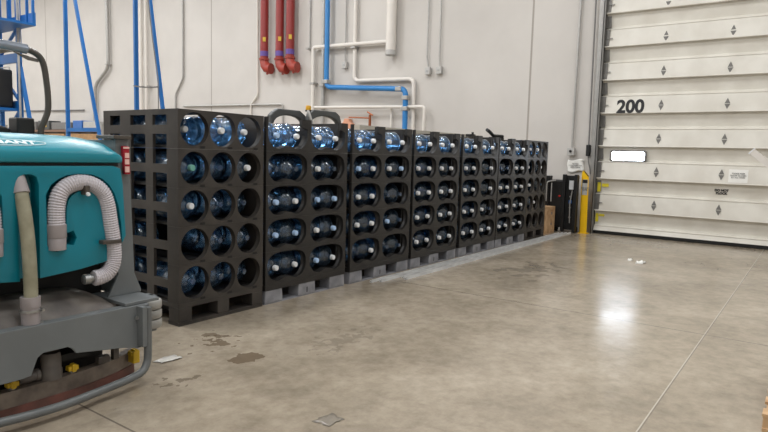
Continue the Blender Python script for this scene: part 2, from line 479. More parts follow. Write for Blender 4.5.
def side_frame(b, x0, x1, d, hgt, top):
    for (a, c) in ((.031,.15),(.345,.45),(.67,.83),(.99,d-.031)): b.box(x0, x1, a, c, .0005, hgt-.0005)
    for (a, c) in ((.15,.345),(.45,.67),(.83,.99)):
        b.box(x0, x1, a, c, .118, .192)
        if top: b.box(x0, x1, a, c, .276, hgt-.0005)

def round_tier(label, loc, top):
    W, Dp = .93, 1.1
    t = thing('bottle_rack_tier', label, 'bottle rack', (0,0,0), 'black bottle rack tiers')
    ed = (0, .3115, .6065, W); HX = (.165, .458, .755)
    cells = [(ed[k], ed[k+1], .0005, TH-.0005, (HX[k], .162), lambda a: .1405) for k in range(3)]
    for y0, y1, nm, sh in ((0, .03, 'front_panel', .018), (Dp-.03, Dp, 'back_panel', 0)):
        b = MB()
        if nm == 'front_panel': holed_panel(b, cells, y0, y1, sh, .97)
        else: b.box(0, W, y0, y1, .0005, TH-.0005)
        b.mi = 1
        if nm == 'front_panel':
            for k in range(3): b.box(HX[k]+.05, HX[k]+.1, -.0015, .01, .006, .026)
        b.build(nm, [M['rack_worn'], M['slot']], t, smooth=True)
    MB().box(.05, W-.03, .031, Dp-.031, .0005, .018).build('shelf', M['rack'], t)
    for k in range(3): MB().prism([(HX[k]-.12, .018), (HX[k]+.12, .018), (HX[k]+.10, .029), (HX[k]-.10, .029)], 'y', .09, Dp-.04).build('cradle', M['rack'], t)
    if top: MB().box(.0285, .40, .031, Dp-.031, TH-.022, TH-.0005).build('shade_panel', M['rack_worn'], t)  # unseen panel added over the left hole to block light and darken it
    for x0, x1 in ((0, .028), (W-.028, W)):
        b = MB()
        if x0 == 0: side_frame(b, x0, x1, Dp, TH, top)
        else: b.box(x0, x1, 0.031, Dp-.031, .0005, TH-.0005)
        b.build('side_frame', M['rack_worn'], t)
    t.location = loc
    return t

def cradle_rad(c2, r, hw, hh):
    """union of two bottle circles and a rounded upper rectangle, as a radius per angle"""
    def f(a):
        c, s = math.cos(a), math.sin(a); best = 0
        for sx in (c2, -c2):           # ray / circle
            bq = -2*c*sx; cq = sx*sx-r*r; disc = bq*bq-4*cq
            if disc > 0: best = max(best, (-bq+math.sqrt(disc))/2)
        # superellipse
        h2 = hh if s > 0 else hh*.80
        e = (abs(c/hw)**3.2+abs(s/h2)**3.2)**(-1/3.2)
        return max(best, e)
    return f
BOT_X = (.157, .427, .75, 1.02)      # bottle centres in a wide tier
def wide_tier(label, top):
    W, Dp = 1.2, 1.1
    t = thing('bottle_rack_tier', label, 'bottle rack', (0,0,0), 'black bottle rack tiers')
    RF = cradle_rad(.128, .139, .268, .143)
    cells = [(0, .585, .0005, TH-.0005, (.292, .166), RF), (.585, W, .0005, TH-.0005, (.885, .166), RF)]
    for y0, y1, nm, cl in ((0, .035, 'front_panel', .025), (Dp-.035, Dp, 'back_panel', 0)):
        b = MB()
        if nm == 'back_panel':
            b.box(0, W, y0, y1, .0005, (.16 if top else TH-.0005))
        elif not top:
            holed_panel(b, cells, y0, y1, cl, .95)
        else:
            pts = [(0, .0005), (W, .0005), (W, TH), (1.085, TH), (1.085, .245)]
            def cradle(cx):
                f = RF; P = []
                for k in range(0, 25):
                    a = -PI*k/24; r = f(a); P.append((cx+math.cos(a)*r, .166+math.sin(a)*r))
                return P
            c2 = cradle(.885); c1 = cradle(.292)
            pts += [(c2[0][0], .225)] + c2 + [(c2[-1][0], TH), (.475, TH), (.475, .245), (c1[0][0], .225)] + c1 + [(c1[-1][0], TH), (0, TH)]
            b.prism(pts, 'y', y0, y1)
            if cl:     # collar lip behind the U
                for cx in (.292, .885):
                    P = cradle(cx); rows = [[(p[0], y1, p[1]) for p in P], [(cx+(p[0]-cx)*.93, y1+.03, .166+(p[1]-.166)*.93) for p in P]]
                    b.grid(rows)
        b.build(nm, M['rack'], t, smooth=True)
    MB().box(.03, W-.03, .035, Dp-.035, .0005, .018).build('shelf', M['rack'], t)
    hs = TH-.0005 if not top else .21
    for x0, x1 in ((0, .025), (.578, .6), (W-.025, W)):
        b = MB()
        if x0 == 0 or x1 == W:
            b.box(x0, x1, .12, Dp-.036, .0005, TH-.0005)
        else:
            b.box(x0, x1, .30 if not top else .036, Dp-.035, .018, hs)
            if top: b.box(x0, x1, .036, .13, .21, TH)
        b.build('divider' if .5 < x0 < .7 else 'side_frame', M['rack'], t)
    return t

def round_pallet(label, loc):
    t = thing('rack_base', label, 'pallet', (0,0,0), 'pallet bases under the racks')
    MB().box(0, .93, 0, 1.1, .15, PZ-.0005).build('deck', M['rack_worn'], t, bevel=.004)
    for x0, x1 in ((0,.13),(.40,.53),(.80,.93)):
        for y0, y1 in ((0,.14),(.48,.62),(.96,1.1)):
            MB().box(x0, x1, y0, y1, .03, .15).build('block', M['rack_worn'], t, bevel=.006)
    for y0, y1 in ((-.0,.15),(.47,.63),(.95,1.1)): 
        b = MB().box(0, .93, y0, y1, 0, .03)
        b.build('runner', M['rack_worn'], t)
    t.location = loc; return t
def wide_pallet(label, loc):
    t = thing('rack_base', label, 'pallet', (0,0,0), 'pallet bases under the racks')
    b = MB().box(0, 1.2, .0, 1.1, .135, PZ-.0005); b.build('deck', M['rack'], t, bevel=.004)
    for x0, x1 in ((0,.24),(.46,.72),(.94,1.2)):
        for y0, y1 in ((.005,.15),(.48,.62),(.95,1.095)):
            b = MB().prism([(x0,.012),(x1,.012),(x1-.01,.135),(x0+.01,.135)], 'y', y0, y1)
            if x0 == .46 and y0 < .1:
                b.mi = 1; b.box(.582,.598,.002,.02,.03,.09); b.mi = 0
            b.build('block', [M['pallet_grey'], M['slot']], t, bevel=.006)
    for y0, y1 in ((.01,.14),(.95,1.09)): MB().box(0, 1.2, y0, y1, 0, .0115).build('runner', M['pallet_grey'], t)
    t.location = loc; return t

# --- the bottle: neck end at local y = 0, body running to +y, lying on its side
BR = .132
def make_bottle(kind):
    b = MB()
    prof = [(.021,.022),(.0215,.04),(.026,.044),(.026,.05),(.022,.054),(.024,.068),(.05,.082),(.082,.097),(.108,.115),(.124,.135),(BR,.158),(BR,.168),(.126,.174),(.126,.186),(BR,.192),(BR,.245),(.125,.252),(.125,.27),(BR,.277),(BR,.335),(.126,.341),(.126,.353),(BR,.359),(BR,.46),(.126,.478),(.112,.488),(.06,.482),(.0,.478)]
    b.lathe(prof, (0,0,BR), 'y', 28)
    return b
caps = {}
def cap_mb():
    b = MB(); b.lathe([(.0,.0),(.022,.0),(.0265,.004),(.0275,.02),(.0285,.026),(.0285,.038),(.0215,.040)], (0,0,BR), 'y', 20); return b
BODY = None
CAPN = {'w': 'white cap', 'b': 'pale blue cap', 't': 'teal cap', 'o': 'no cap'}
PROTO = {}
def bottle(kind, x, y, z, label, group):
    global BODY
    if kind not in PROTO:
        t = thing('water_bottle', label, 'water bottle', (0,0,0), group)
        if BODY is None:
            o = make_bottle(kind).build('body', M['bottle'], t, smooth=True); BODY = o.data
        else:
            o = bpy.data.objects.new('body', BODY); COL.objects.link(o); o.parent = t
        if kind != 'o':
            c = cap_mb().build('cap', {'w': M['cap_white'], 'b': M['cap_blue'], 't': M['cap_teal']}[kind], t, smooth=True)
        else:
            MB().lathe([(.0215,.018),(.025,.018),(.025,.028),(.0215,.028)], (0,0,BR), 'y', 20).build('neck_ring', M['bottle'], t, smooth=True)
        PROTO[kind] = t
        t.location = (x, y, z); return t
    return dup(PROTO[kind], (x, y, z), label, group)

ROWN = ['top', 'second', 'middle', 'fourth', 'bottom']
STACKS = [  # (kind, x, name of the stack)
    ('round', 0.0, 'nearest three-hole stack'),
    ('wide', .965, 'first wide stack from left'),
    ('wide', 2.25, 'second wide stack from left'),
    ('wide', 3.51, 'third wide stack from left'),
    ('wide', 4.80, 'fourth wide stack from left'),
    ('wide', 6.03, 'fifth wide stack from left'),
    ('round', 7.235, 'farthest three-hole stack')]
BOT = [
    ['www','tow','woo','-oo','ooo'],
    ['bwww','oowo','bwbb','bbwb','wwbw'],
    ['wwww','bwwb','wwoo','wwbo','owoo'],
    ['wwww','wwww','wwww','wwww','wwww'],
    ['wwww','ww-w','ww-w','wwwo','wwww'],
    ['wwww','ooww','wwww','wwww','wwww'],
    ['wwo','w-w','w-o','-w-','---']]
HOLE3 = ['left hole', 'middle hole', 'right hole']
HOLE4 = ['leftmost', 'second from left', 'third from left', 'rightmost']
tiers = {}
for si, (kind, sx, sname) in enumerate(STACKS):
    if kind == 'round':
        lab = 'black plastic pallet base under the ' + sname + ' of bottles'
        key = 'rp'
        if key in tiers: dup(tiers[key], (sx, 0, 0), lab)
        else: tiers[key] = round_pallet(lab, (sx, 0, 0))
    else:
        lab = 'grey-footed pallet base under the ' + sname + ' of bottles'
        key = 'wp'
        if key in tiers: dup(tiers[key], (sx, 0, 0), lab)
        else: tiers[key] = wide_pallet(lab, (sx, 0, 0))
    for row in range(5):
        z = PZ + TH*(4-row)
        if kind == 'round':
            lab = 'black three-hole rack tier, %s row of the %s' % (ROWN[row], sname)
            key = 'rt' if row == 0 else 'r'
            if key in tiers: dup(tiers[key], (sx, 0, z), lab)
            else: tiers[key] = round_tier(lab, (sx, 0, z), row == 0)
        else:
            lab = 'black two-slot rack tier, %s row of the %s' % (ROWN[row], sname)
            if row == 0: lab = 'open-topped black rack tier on top of the ' + sname
            key = 'wt' if row == 0 else 'w'
            if key in tiers: dup(tiers[key], (sx, 0, z), lab)
            else: tiers[key] = wide_tier(lab, row == 0); tiers[key].location = (sx, 0, z)
        for i, k in enumerate(BOT[si][row]):
            if k == '-': continue
            xs = (.165, .458, .755) if kind == 'round' else BOT_X
            y = random.uniform(.06, .10) if kind == 'round' else random.uniform(.07, .10)
            if kind == 'wide': y = random.uniform(.0, .012)
            else: y = random.uniform(.0, .05)
            if si == 0 and row == 0: y = (.12, .005, .05)[i]
            if kind == 'wide' and k != 'o': y += 0
            zz = z + (.031 if kind == 'round' else .0185) + .001
            hole = (HOLE3 if kind == 'round' else HOLE4)[i]
            lab = 'blue bottle with %s, %s row, %s, %s' % (CAPN[k], ROWN[row], hole, sname.replace(' from left', ''))
            bottle(k, sx+xs[i], y, zz, lab, 'blue water bottles in the racks')
# bottles lying the other way round at the back of the nearest stack, seen through its open side
for row in range(5):
    z = PZ + TH*(4-row) + .0325
    if row == 3: 
        pass
    b = bottle('o', .165, .56, z, 'blue water bottle behind the lattice side of the nearest stack, %s row' % ROWN[row], 'blue water bottles in the racks')
del tiers

# ---------------------------------------------------------------- floor scrubber
def scrubber():
    t = thing('floor_scrubber', 'large teal and grey ride-on floor scrubber seen from behind', 'floor scrubber', (-1.5, .2, 0))
    cx = -1.5
    def mir(P): return [(2*cx-x, z) for x, z in P]
    # --- tank with recesses cut into its rear face
    right = [(-.99,1.361),(-.945,1.345),(-.93,1.25),(-.915,.93),(-.955,.86),(-1.035,.785),(-1.2,.757),(-1.5,.73)]
    poly = right + mir(right)[::-1][1:]
    tank_bm = MB().prism(poly, 'y', -.75, .35)
    tank = tank_bm.build('recovery_tank', M['teal'], t, bevel=.022, seg=3)
    cuts = []
    outer = [(-1.388,.915),(-1.388,1.2),(-1.36,1.255),(-1.322,1.285),(-1.27,1.308),(-1.2,1.316),(-1.12,1.31),(-1.06,1.285),(-1.02,1.25),(-.985,1.195),(-.962,1.12),(-.945,1.0),(-.938,.86),(-.938,.6)]
    inner = [(-1.035,.6),(-1.04,.9),(-1.047,1.05),(-1.062,1.127),(-1.085,1.18),(-1.12,1.208),(-1.162,1.219),(-1.205,1.215),(-1.24,1.195),(-1.264,1.165),(-1.276,1.12),(-1.281,1.0),(-1.281,.975),(-1.240,.988),(-1.222,.945),(-1.240,.903),(-1.281,.91),(-1.30,.885),(-1.335,.875),(-1.37,.885)]
    ring = outer + inner
    slot = [(-1.535,.6),(-1.54,1.26),(-1.53,1.30),(-1.50,1.315),(-1.46,1.315),(-1.435,1.30),(-1.425,1.26),(-1.435,.6)]
    for P in (ring, mir(ring), slot):
        c = MB().prism(P, 'y', -.85, -.655).build('cut', M['teal'], None)
        m = tank.modifiers.new('cut', 'BOOLEAN'); m.object = c; m.operation = 'DIFFERENCE'; m.solver = 'EXACT'; cuts.append(c)
    # booleans before the bevel
    order = [m.name for m in tank.modifiers]
    tank.modifiers.move(0, len(tank.modifiers)-1)
    bpy.context.view_layer.update()
    dg = bpy.context.evaluated_depsgraph_get()
    me = bpy.data.meshes.new_from_object(tank.evaluated_get(dg)); me.name = 'recovery_tank'
    tank.modifiers.clear(); tank.data = me
    for p in me.polygons: p.use_smooth = True
    me.set_sharp_from_angle(angle=math.radians(35))
    for c in cuts: bpy.data.objects.remove(c)
    MB().box(-2.05, -.95, -.735, .33, 1.358, 1.378).build('seal_gap', M['rubber'], t)
    # --- lid, domed
    b = MB(); prof = [(-.735,1.378),(-.756,1.384),(-.762,1.40),(-.763,1.437),(-.754,1.452),(-.735,1.464),(-.67,1.496),(-.60,1.525),(-.5,1.538),(0,1.55),(.2,1.545),(.32,1.52),(.345,1.40),(.33,1.378)]
    rows = []
    nx = 28
    for i in range(nx+1):
        u = -1+2*i/nx; x = cx + .572*u
        dz = .05*abs(u)**5; e = max(0, (abs(u)-.93)/.07)
        row = []
        for (y, z) in prof:
            k = (z-1.378)/.16
            yy = y + (.02*e*e if y < -.6 else 0)
            row.append((x, yy, z - dz*k*1.0 - .018*e*e*k))
        rows.append(row)
    Rg = b.grid(rows)
    b._face(Rg[0][::-1]); b._face(Rg[-1])
    for i in range(nx): b._face([Rg[i][0], Rg[i+1][0], Rg[i+1][-1], Rg[i][-1]])
    lid = b.build('tank_lid', M['teal_lid'], t, smooth=True)
    # lettering and its long oval outline on the rear slope of the lid
    def lid_z(y): 
        return 1.464 + (y+.735)*(.061/.135)
    ov = []
    for k in range(41):
        a = 2*PI*k/40; ov.append((-1.585+.23*math.cos(a), -.692+.033*math.sin(a), lid_z(-.692+.033*math.sin(a))+.002))
    MB().tube(ov, .003, 5, False).build('badge_outline', M['white_mark'], lid)
    ang = math.atan2(.061, .135)
    Mx = Matrix.Translation((-1.595, -.692, lid_z(-.692)+.003)) @ Matrix.Rotation(ang, 4, 'X')
    text('badge_lettering', 'TENNANT', .055, M['white_mark'], Mx, lid, bold=.002, sx=1.45)
    # --- recovery hoses in the arched recesses
    path = [(-1.335,.93),(-1.335,1.02),(-1.333,1.11),(-1.322,1.175),(-1.298,1.222),(-1.255,1.253),(-1.2,1.266),(-1.14,1.258),(-1.09,1.232),(-1.052,1.188),(-1.03,1.12),(-1.017,1.03),(-1.003,.93),(-.995,.84),(-.998,.78),(-1.015,.735),(-1.045,.705),(-1.085,.692),(-1.125,.69)]
    def smooth(P, n=6):
        out = []
        for i in range(len(P)-1):
            p0 = P[max(i-1,0)]; p1 = P[i]; p2 = P[i+1]; p3 = P[min(i+2,len(P)-1)]
            for j in range(n):
                s = j/n
                out.append(tuple(.5*((2*p1[k])+(-p0[k]+p2[k])*s+(2*p0[k]-5*p1[k]+4*p2[k]-p3[k])*s*s+(-p0[k]+3*p1[k]-3*p2[k]+p3[k])*s**3) for k in range(len(p1))))
        out.append(tuple(P[-1])); return out
    for side in (1, -1):
        pp = path if side == 1 else mir(path)
        pts = smooth([(x, -.745, z) for x, z in pp])
        h = MB().tube(pts, .048, 16, True, ridge=.005, pitch=.0145).build('drain_hose', M['hose'], t)
        x0 = pp[0][0]
        MB().lathe([(.04,.885),(.049,.887),(.05,.955),(.046,.96)], (x0,-.745,0), 'z', 20).lathe([(.052,.957),(.053,.96),(.053,1.03),(.049,1.034)], (x0,-.745,0), 'z', 20).build('hose_cuff', M['cuff'], h, smooth=True)
        # strap and button over the arch, bracket across the falling leg
        xs = -1.178 if side == 1 else 2*cx+1.178
        s = MB().box(xs-.014, xs+.014, -.80, -.74, 1.195, 1.25).build('hose_strap', M['guard'], h, bevel=.003)
        MB().lathe([(.0,-.812),(.010,-.812),(.012,-.80)], (xs, 0, 1.20), 'y', 14).build('strap_button', M['cap_white'], s) 
        xb = -1.035 if side == 1 else 2*cx+1.035
        MB().box(xb-.055, xb+.062, -.80, -.72, .895, .918).build('hose_bracket', M['guard'], t, bevel=.004)
    MB().lathe([(.018,-1.19),(.03,-1.185),(.03,-1.15),(.022,-1.148),(.022,-1.128)], (0,-.745,.69), 'x', 14).build('hose_fitting', M['metal'], t, smooth=True)
    # --- beige vacuum hose in the slot
    hp = smooth([(-1.515,-.72,1.27),(-1.514,-.755,1.18),(-1.51,-.785,1.02),(-1.508,-.80,.86),(-1.508,-.805,.66),(-1.512,-.80,.5)])
    vh = MB().tube(hp, .036, 16, True, ridge=.002, pitch=.014).build('vacuum_hose', M['hose_beige'], t, smooth='all')
    MB().tube([(-1.516,-.715,1.305),(-1.514,-.745,1.215)], [.033,.042], 16).build('hose_cuff', M['cuff'], vh, smooth=True)
    c = MB().tube([(-1.509,-.80,.655),(-1.510,-.80,.60),(-1.511,-.80,.598),(-1.511,-.80,.505)], [.05,.05,.047,.047], 18).build('hose_cuff', M['cuff'], vh, smooth=True)
    MB().tube([(-1.511,-.80,.585),(-1.511,-.80,.572)], .052, 18).lathe([(.0,-.01),(.009,-.01),(.009,.01),(.0,.01)], (-1.463,-.835,.578), 'y', 8).build('hose_clamp', M['metal'], vh)
    # --- chassis, cover and dark machinery below the tank
    MB().box(-2.10, -.90, -.44, 1.25, .03, .73).build('chassis', M['void'], t, bevel=.02)
    b = MB()
    rows = []
    for i in range(17):
        u = -1+2*i/16; x = cx+.55*u; hgt = .135*(1-abs(u)**5)
        row = []
        for j in range(9):
            v = j/8; row.append((x, -.80+.34*v, .475 + hgt*math.sin(min(1, v*1.5)*PI/2)**.8))
        rows.append(row)
    b.grid(rows); b.box(cx-.5, cx+.5, -.78, -.45, .40, .478)
    b.build('rear_cover', M['cover'], t, smooth=True)
    # frame: notched rear bumper plate, top flange, side shelf
    P = [(-.833,.503),(-.836,.232),(-.92,.232),(-1.0,.255),(-1.30,.298),(-1.318,.325),(-1.345,.345),(-1.48,.345),(-1.51,.325),(-1.545,.235),(-1.6,.228),(-2.166,.232),(-2.166,.503)]
    pl = MB().prism(P, 'y', -.865, -.845).build('bumper_plate', M['frame_grey'], t, bevel=.003)
    MB().box(-2.166, -.833, -.845, -.79, .485, .503).build('bumper_flange', M['frame_grey'], pl, bevel=.003)
    MB().box(-.985, -.75, -.844, -.45, .505, .525).build('corner_shelf', M['frame_grey'], t, bevel=.003)
    for xx in (-1.52, -1.462): MB().lathe([(.0,.515),(.011,.512),(.012,.503)], (xx,-.815,0), 'z', 10).build('bolt', M['metal'], pl)
    # right-hand upright with its gusset, dark top flange and tail light
    P = [(-.905,1.525),(-.815,1.525),(-.786,.66),(-.74,.545),(-.74,.526),(-.97,.526),(-.90,.66)]
    up = MB().prism(P, 'y', -.63, -.61).box(-.905, -.885, -.61, -.30, .53, 1.52).build('corner_upright', M['frame_grey'], t, bevel=.003)
    MB().prism([(-.61,.526),(-.47,.526),(-.61,.75)], 'x', -.80, -.785).build('gusset', M['frame_grey'], up)
    MB().box(-.93, -.812, -.66, -.45, 1.527, 1.55).build('top_flange', M['guard'], up, bevel=.003)
    tl = MB().prism([(-.872,1.485),(-.828,1.482),(-.822,1.305),(-.862,1.305)], 'y', -.66, -.631).build('tail_light', M['red_light'], up, bevel=.005)
    for z in (1.425, 1.385, 1.335):
        MB().box(-.86, -.832, -.664, -.659, z-.016, z+.016 if z > 1.34 else z+.02).build('reflector', M['pale_lens'], tl)
    MB().box(-.87, -.83, -.664, -.659, 1.468, 1.478).build('reflector', M['pale_lens'], tl)
    # left-hand twin, outside the frame
    P2 = mir(P)
    MB().prism(P2, 'y', -.63, -.61).build('corner_upright', M['frame_grey'], t, bevel=.003)
    # corner guide roller: three stacked discs
    for xx in (-.665, -2.335):
        ro = MB()
        for z in (.265, .33, .395): ro.lathe([(.03,z),(.078,z),(.084,z+.008),(.084,z+.05),(.078,z+.058),(.03,z+.058)], (xx,-.60,0), 'z', 24)
        r = ro.build('corner_roller', M['roller'], t, smooth=True)
        MB().lathe([(.0,.25),(.015,.25),(.015,.47),(.03,.472),(.03,.485),(.0,.485)], (xx,-.60,0), 'z', 12).build('roller_bolt', M['metal'], r)
        sx = 1 if xx > cx else -1
        MB().box(*sorted((xx+.03, xx-sx*.12)), -.65, -.55, .468, .485).box(*sorted((xx+.03, xx-sx*.22)), -.64, -.56, .24, .256).build('roller_arm', M['frame_grey'], r)
    # tube bumper bowed round the squeegee
    half = [(-.868,-.90,.49),(-.868,-.90,.36),(-.87,-.90,.19),(-.882,-.905,.135),(-.92,-.915,.095),(-.99,-.925,.08),(-1.1,-.943,.075),(-1.25,-.965,.072),(-1.4,-.985,.07),(-1.5,-.99,.07)]
    full = smooth(half + [(2*cx-x, y, z) for x, y, z in half[::-1][1:]], 5)
    tb = MB().tube(full, .024, 14).build('tube_bumper', M['tube_grey'], t, smooth=True)
    for xx in (-.9, -2.1):
        br = MB().box(xx-.018, xx+.012, -.925, -.862, .25, .5).box(xx-.018, xx+.05, -.874, -.862, .25, .5).build('tube_bracket', M['frame_grey'], tb, bevel=.003)
        MB().lathe([(.0,-.885),(.012,-.885),(.012,-.873)], (xx+.0-.028,0,.43), 'y', 10).build('bolt', M['metal'], br)
    # squeegee: curved band with red rubber blade
    def sq_path(off):
        P = []
        for k in range(33):
            u = -1+2*k/32; P.append((cx+.685*u, -.79+off+.14*abs(u)**2.6))
        return P
    front, back = sq_path(0), sq_path(.06)
    b = MB().prism(front+back[::-1], 'z', .055, .15); sq = b.build('squeegee', M['sq_band'], t, smooth=True)
    front, back = sq_path(-.008), sq_path(.03)
    MB().prism(front+back[::-1], 'z', .003, .06).build('squeegee_blade', M['sq_red'], sq, smooth=True)
    for (x, y, z) in ((-1.60,-.75,.165),(-1.27,-.745,.165),(-.85,-.70,.14)):
        k = MB().box(x-.03, x+.03, y-.03, y+.012, z, z+.028).box(x-.012, x+.012, y-.04, y-.0, z-.006, z+.04)
        if x > -.9: k.box(x-.022, x+.022, y-.045, y+.02, z-.05, z+.028)
        k.build('clamp_knob', M['yellow_knob'], sq, bevel=.004)
        MB().lathe([(.0,.145),(.018,.145),(.018,z)], (x,y-.008,0), 'z', 10).build('knob_post', M['metal'], sq)
    MB().lathe([(.058,.148),(.058,.20),(.054,.205),(.054,.26),(.048,.30)], (-1.385,-.745,0), 'z', 20).build('vacuum_port', M['cover'], sq, smooth=True)
    MB().tube([(-1.56,-.735,.185),(-1.45,-.735,.185)], .032, 14).lathe([(.036,-1.47),(.036,-1.45)], (0,-.735,.185), 'x', 14).build('squeegee_pivot', M['cover'], sq, smooth=True)
    MB().box(-1.1, -1.03, -.74, -.70, .148, .19).box(-1.0, -.965, -.735, -.70, .15, .235).build('squeegee_bracket', M['cover'], sq)
    for xa in (-1.35, -1.85): MB().box(xa, xa+.2, -.73, -.45, .22, .26).build('squeegee_arm', M['void'], sq)
    # wheels
    for xx in (-1.93, -1.07):
        w = MB().lathe([(.0,-.08),(.19,-.08),(.205,-.06),(.205,.06),(.19,.08),(.0,.08)], (xx,.1,.205), 'x', 28).build('wheel', M['rubber'], t, smooth=True)
        MB().lathe([(.0,-.085),(.1,-.085),(.1,.085),(.0,.085)], (xx,.1,.205), 'x', 20).build('hub', M['frame_grey'], w)
    w = MB().lathe([(.0,-.06),(.17,-.06),(.18,-.05),(.18,.05),(.17,.06),(.0,.06)], (cx,1.1,.18), 'x', 24).build('wheel', M['rubber'], t, smooth=True)
    # body ahead of the tank, seat, side box
    MB().box(-2.02, -.98, .36, 1.3, .72, 1.30).build('engine_housing', M['black'], t, bevel=.04)
    st = MB(); P = []
    for k in range(13):
        u = -1+2*k/12; P.append((-1.36+.3*u, 1.635-.055*abs(u)**2.5))
    st.prism([(-1.66,1.3)]+P+[(-1.06,1.3)], 'y', .42, .56)
    st.box(-1.64, -1.08, .56, 1.0, 1.3, 1.37)
    st.build('seat', M['black'], t, bevel=.02, seg=3)
    MB().box(-1.05, -.93, .36, .5, 1.3, 1.665).build('control_box', M['black'], t, bevel=.012)
    # overhead guard
    g1 = [(-.90,.335,1.30),(-.905,.335,1.56),(-.888,.32,1.64),(-.866,.305,1.72),(-.864,.30,1.82),(-.874,.30,1.95),(-.888,.30,2.04),(-.91,.30,2.088),(-.95,.30,2.118),(-1.01,.30,2.135)]
    og = MB().tube(smooth(g1, 4), .021, 14).build('overhead_guard', M['guard'], t, smooth=True)
    MB().tube(smooth([(2*cx-x, y, z) for x, y, z in g1], 4), .021, 14).build('guard_post', M['guard'], og, smooth=True)
    MB().tube([(-1.0,.30,2.133),(-1.1,.30,2.14),(-1.5,.30,2.145),(-1.9,.30,2.14),(-2.0,.30,2.133)], .034, 16).build('guard_crossbar', M['guard_top'], og, smooth=True)
    MB().prism([(-1.09,2.105),(-.925,2.075),(-.925,2.055),(-.99,2.06)], 'y', .292, .308).build('guard_gusset', M['cover'], og)
    for xx in (-1.05, -1.95): MB().tube([(xx,.30,2.14),(xx,1.2,2.14),(xx,1.28,2.05),(xx,1.29,1.30)], .024, 12).build('guard_rail', M['guard'], og, smooth=True)
    return t
scrubber()

# ---------------------------------------------------------------- wall services (on the back wall)
WX = 9.44
def pipe(name, pts, r, m, label, cat='pipe', group=None, n=12, clamps=(), extra=None):
    t = thing(name, label, cat, (WX, pts[0][1], 0), group)
    MB().tube(pts, r, n).build('pipe', m, t, smooth=True)
    for (y, z) in clamps:
        MB().box(WX-r-.012, 9.55, y-r-.02, y+r+.02, z-.02, z+.02).build('clamp', M['galv'], t)
    return t
def bend(P, r=.12, n=5):
    """round the corners of a polyline"""
    V = [Vector(p) for p in P]; out = [V[0]]
    for i in range(1, len(V)-1):
        a = (V[i-1]-V[i]); b = (V[i+1]-V[i]); d = min(r, a.length*.45, b.length*.45)
        p = V[i]+a.normalized()*d; q = V[i]+b.normalized()*d
        for k in range(n+1):
            s = k/n; out.append((1-s)**2*p + 2*s*(1-s)*V[i] + s*s*q)
    out.append(V[-1]); return out
# three red standpipes
for (y, zt, lab) in ((9.04, 4.13, 'red fire standpipe with purple band, leftmost of the three on the wall'),
                     (8.42, 4.09, 'red fire standpipe with purple band, middle one of the three'),
                     (8.01, 4.11, 'red fire standpipe with purple band, rightmost of the three on the wall')):
    t = thing('standpipe', lab, 'pipe', (9.38, y, 0), 'red standpipes on the back wall')
    MB().tube([(9.36, y, 8.9), (9.36, y, zt+.0)], .118, 20).build('pipe', M['red_pipe'], t, smooth=True)
    MB().tube([(9.36, y, zt+.20), (9.36, y, zt+.06)], .1215, 20).build('band', M['purple'], t, smooth=True)
    MB().bar((9.36-.087, y-.087, zt+.46), (9.36-.087, y-.087, zt+.58), .085, .02, (-1,-1,0)).build('pipe_label', M['yel_label'], t)
    MB().lathe([(.125,zt-.06),(.15,zt-.05),(.15,zt),(.12,zt+.01)], (9.36,y,0), 'z', 20).build('flange', M['red_cast'], t, smooth=True)
    e = [(9.36,y,zt-.04),(9.36,y-.005,zt-.10),(9.36,y-.04,zt-.19),(9.36,y-.11,zt-.27),(9.37,y-.21,zt-.30)]
    MB().tube(e, [.12,.128,.138,.14,.135], 18).lathe([(.0,zt-.46),(.03,zt-.46),(.03,zt-.38),(.0,zt-.38)], (9.36,y-.13,0), 'z', 8).build('elbow', M['red_cast'], t, smooth=True)
    MB().tube([(9.37,y-.20,zt-.295),(9.38,y-.27,zt-.30)], .152, 18).build('elbow_rim', M['red_cast'], t, smooth=True)
# big white downspout
t = thing('downspout', 'thick white vertical pipe ending in a capped foot high on the wall', 'pipe', (9.40, 4.61, 0))
MB().tube([(9.40,4.61,8.9),(9.40,4.61,3.98)], .125, 20).build('pipe', M['white_pipe'], t, smooth=True)
MB().lathe([(.10,3.90),(.132,3.92),(.132,4.03),(.125,4.035)], (9.40,4.61,0), 'z', 20).build('end_cap', M['box_grey'], t, smooth=True)
# blue line: down, across, down again
t = pipe('blue_pipe', bend([(9.36,6.67,8.9),(9.36,6.65,3.22),(9.36,4.10,3.07),(9.36,4.09,1.6)], .16), .066, M['blue_pipe'], 'bright blue pipe stepping down and across the back wall', clamps=((5.55,3.17),))
for (y, z) in ((6.65,3.36),(4.28,3.08),(4.09,2.86),(4.09,2.60)):
    MB().box(9.28, 9.44, y-.085, y+.085, z-.05, z+.05).build('coupling', M['galv'], t, bevel=.01)
MB().box(9.42, 9.55, 6.95, 6.5, 3.24, 3.29).box(9.40, 9.44, 6.70, 6.6, 3.2, 3.34).build('pipe_bracket', M['galv'], t)
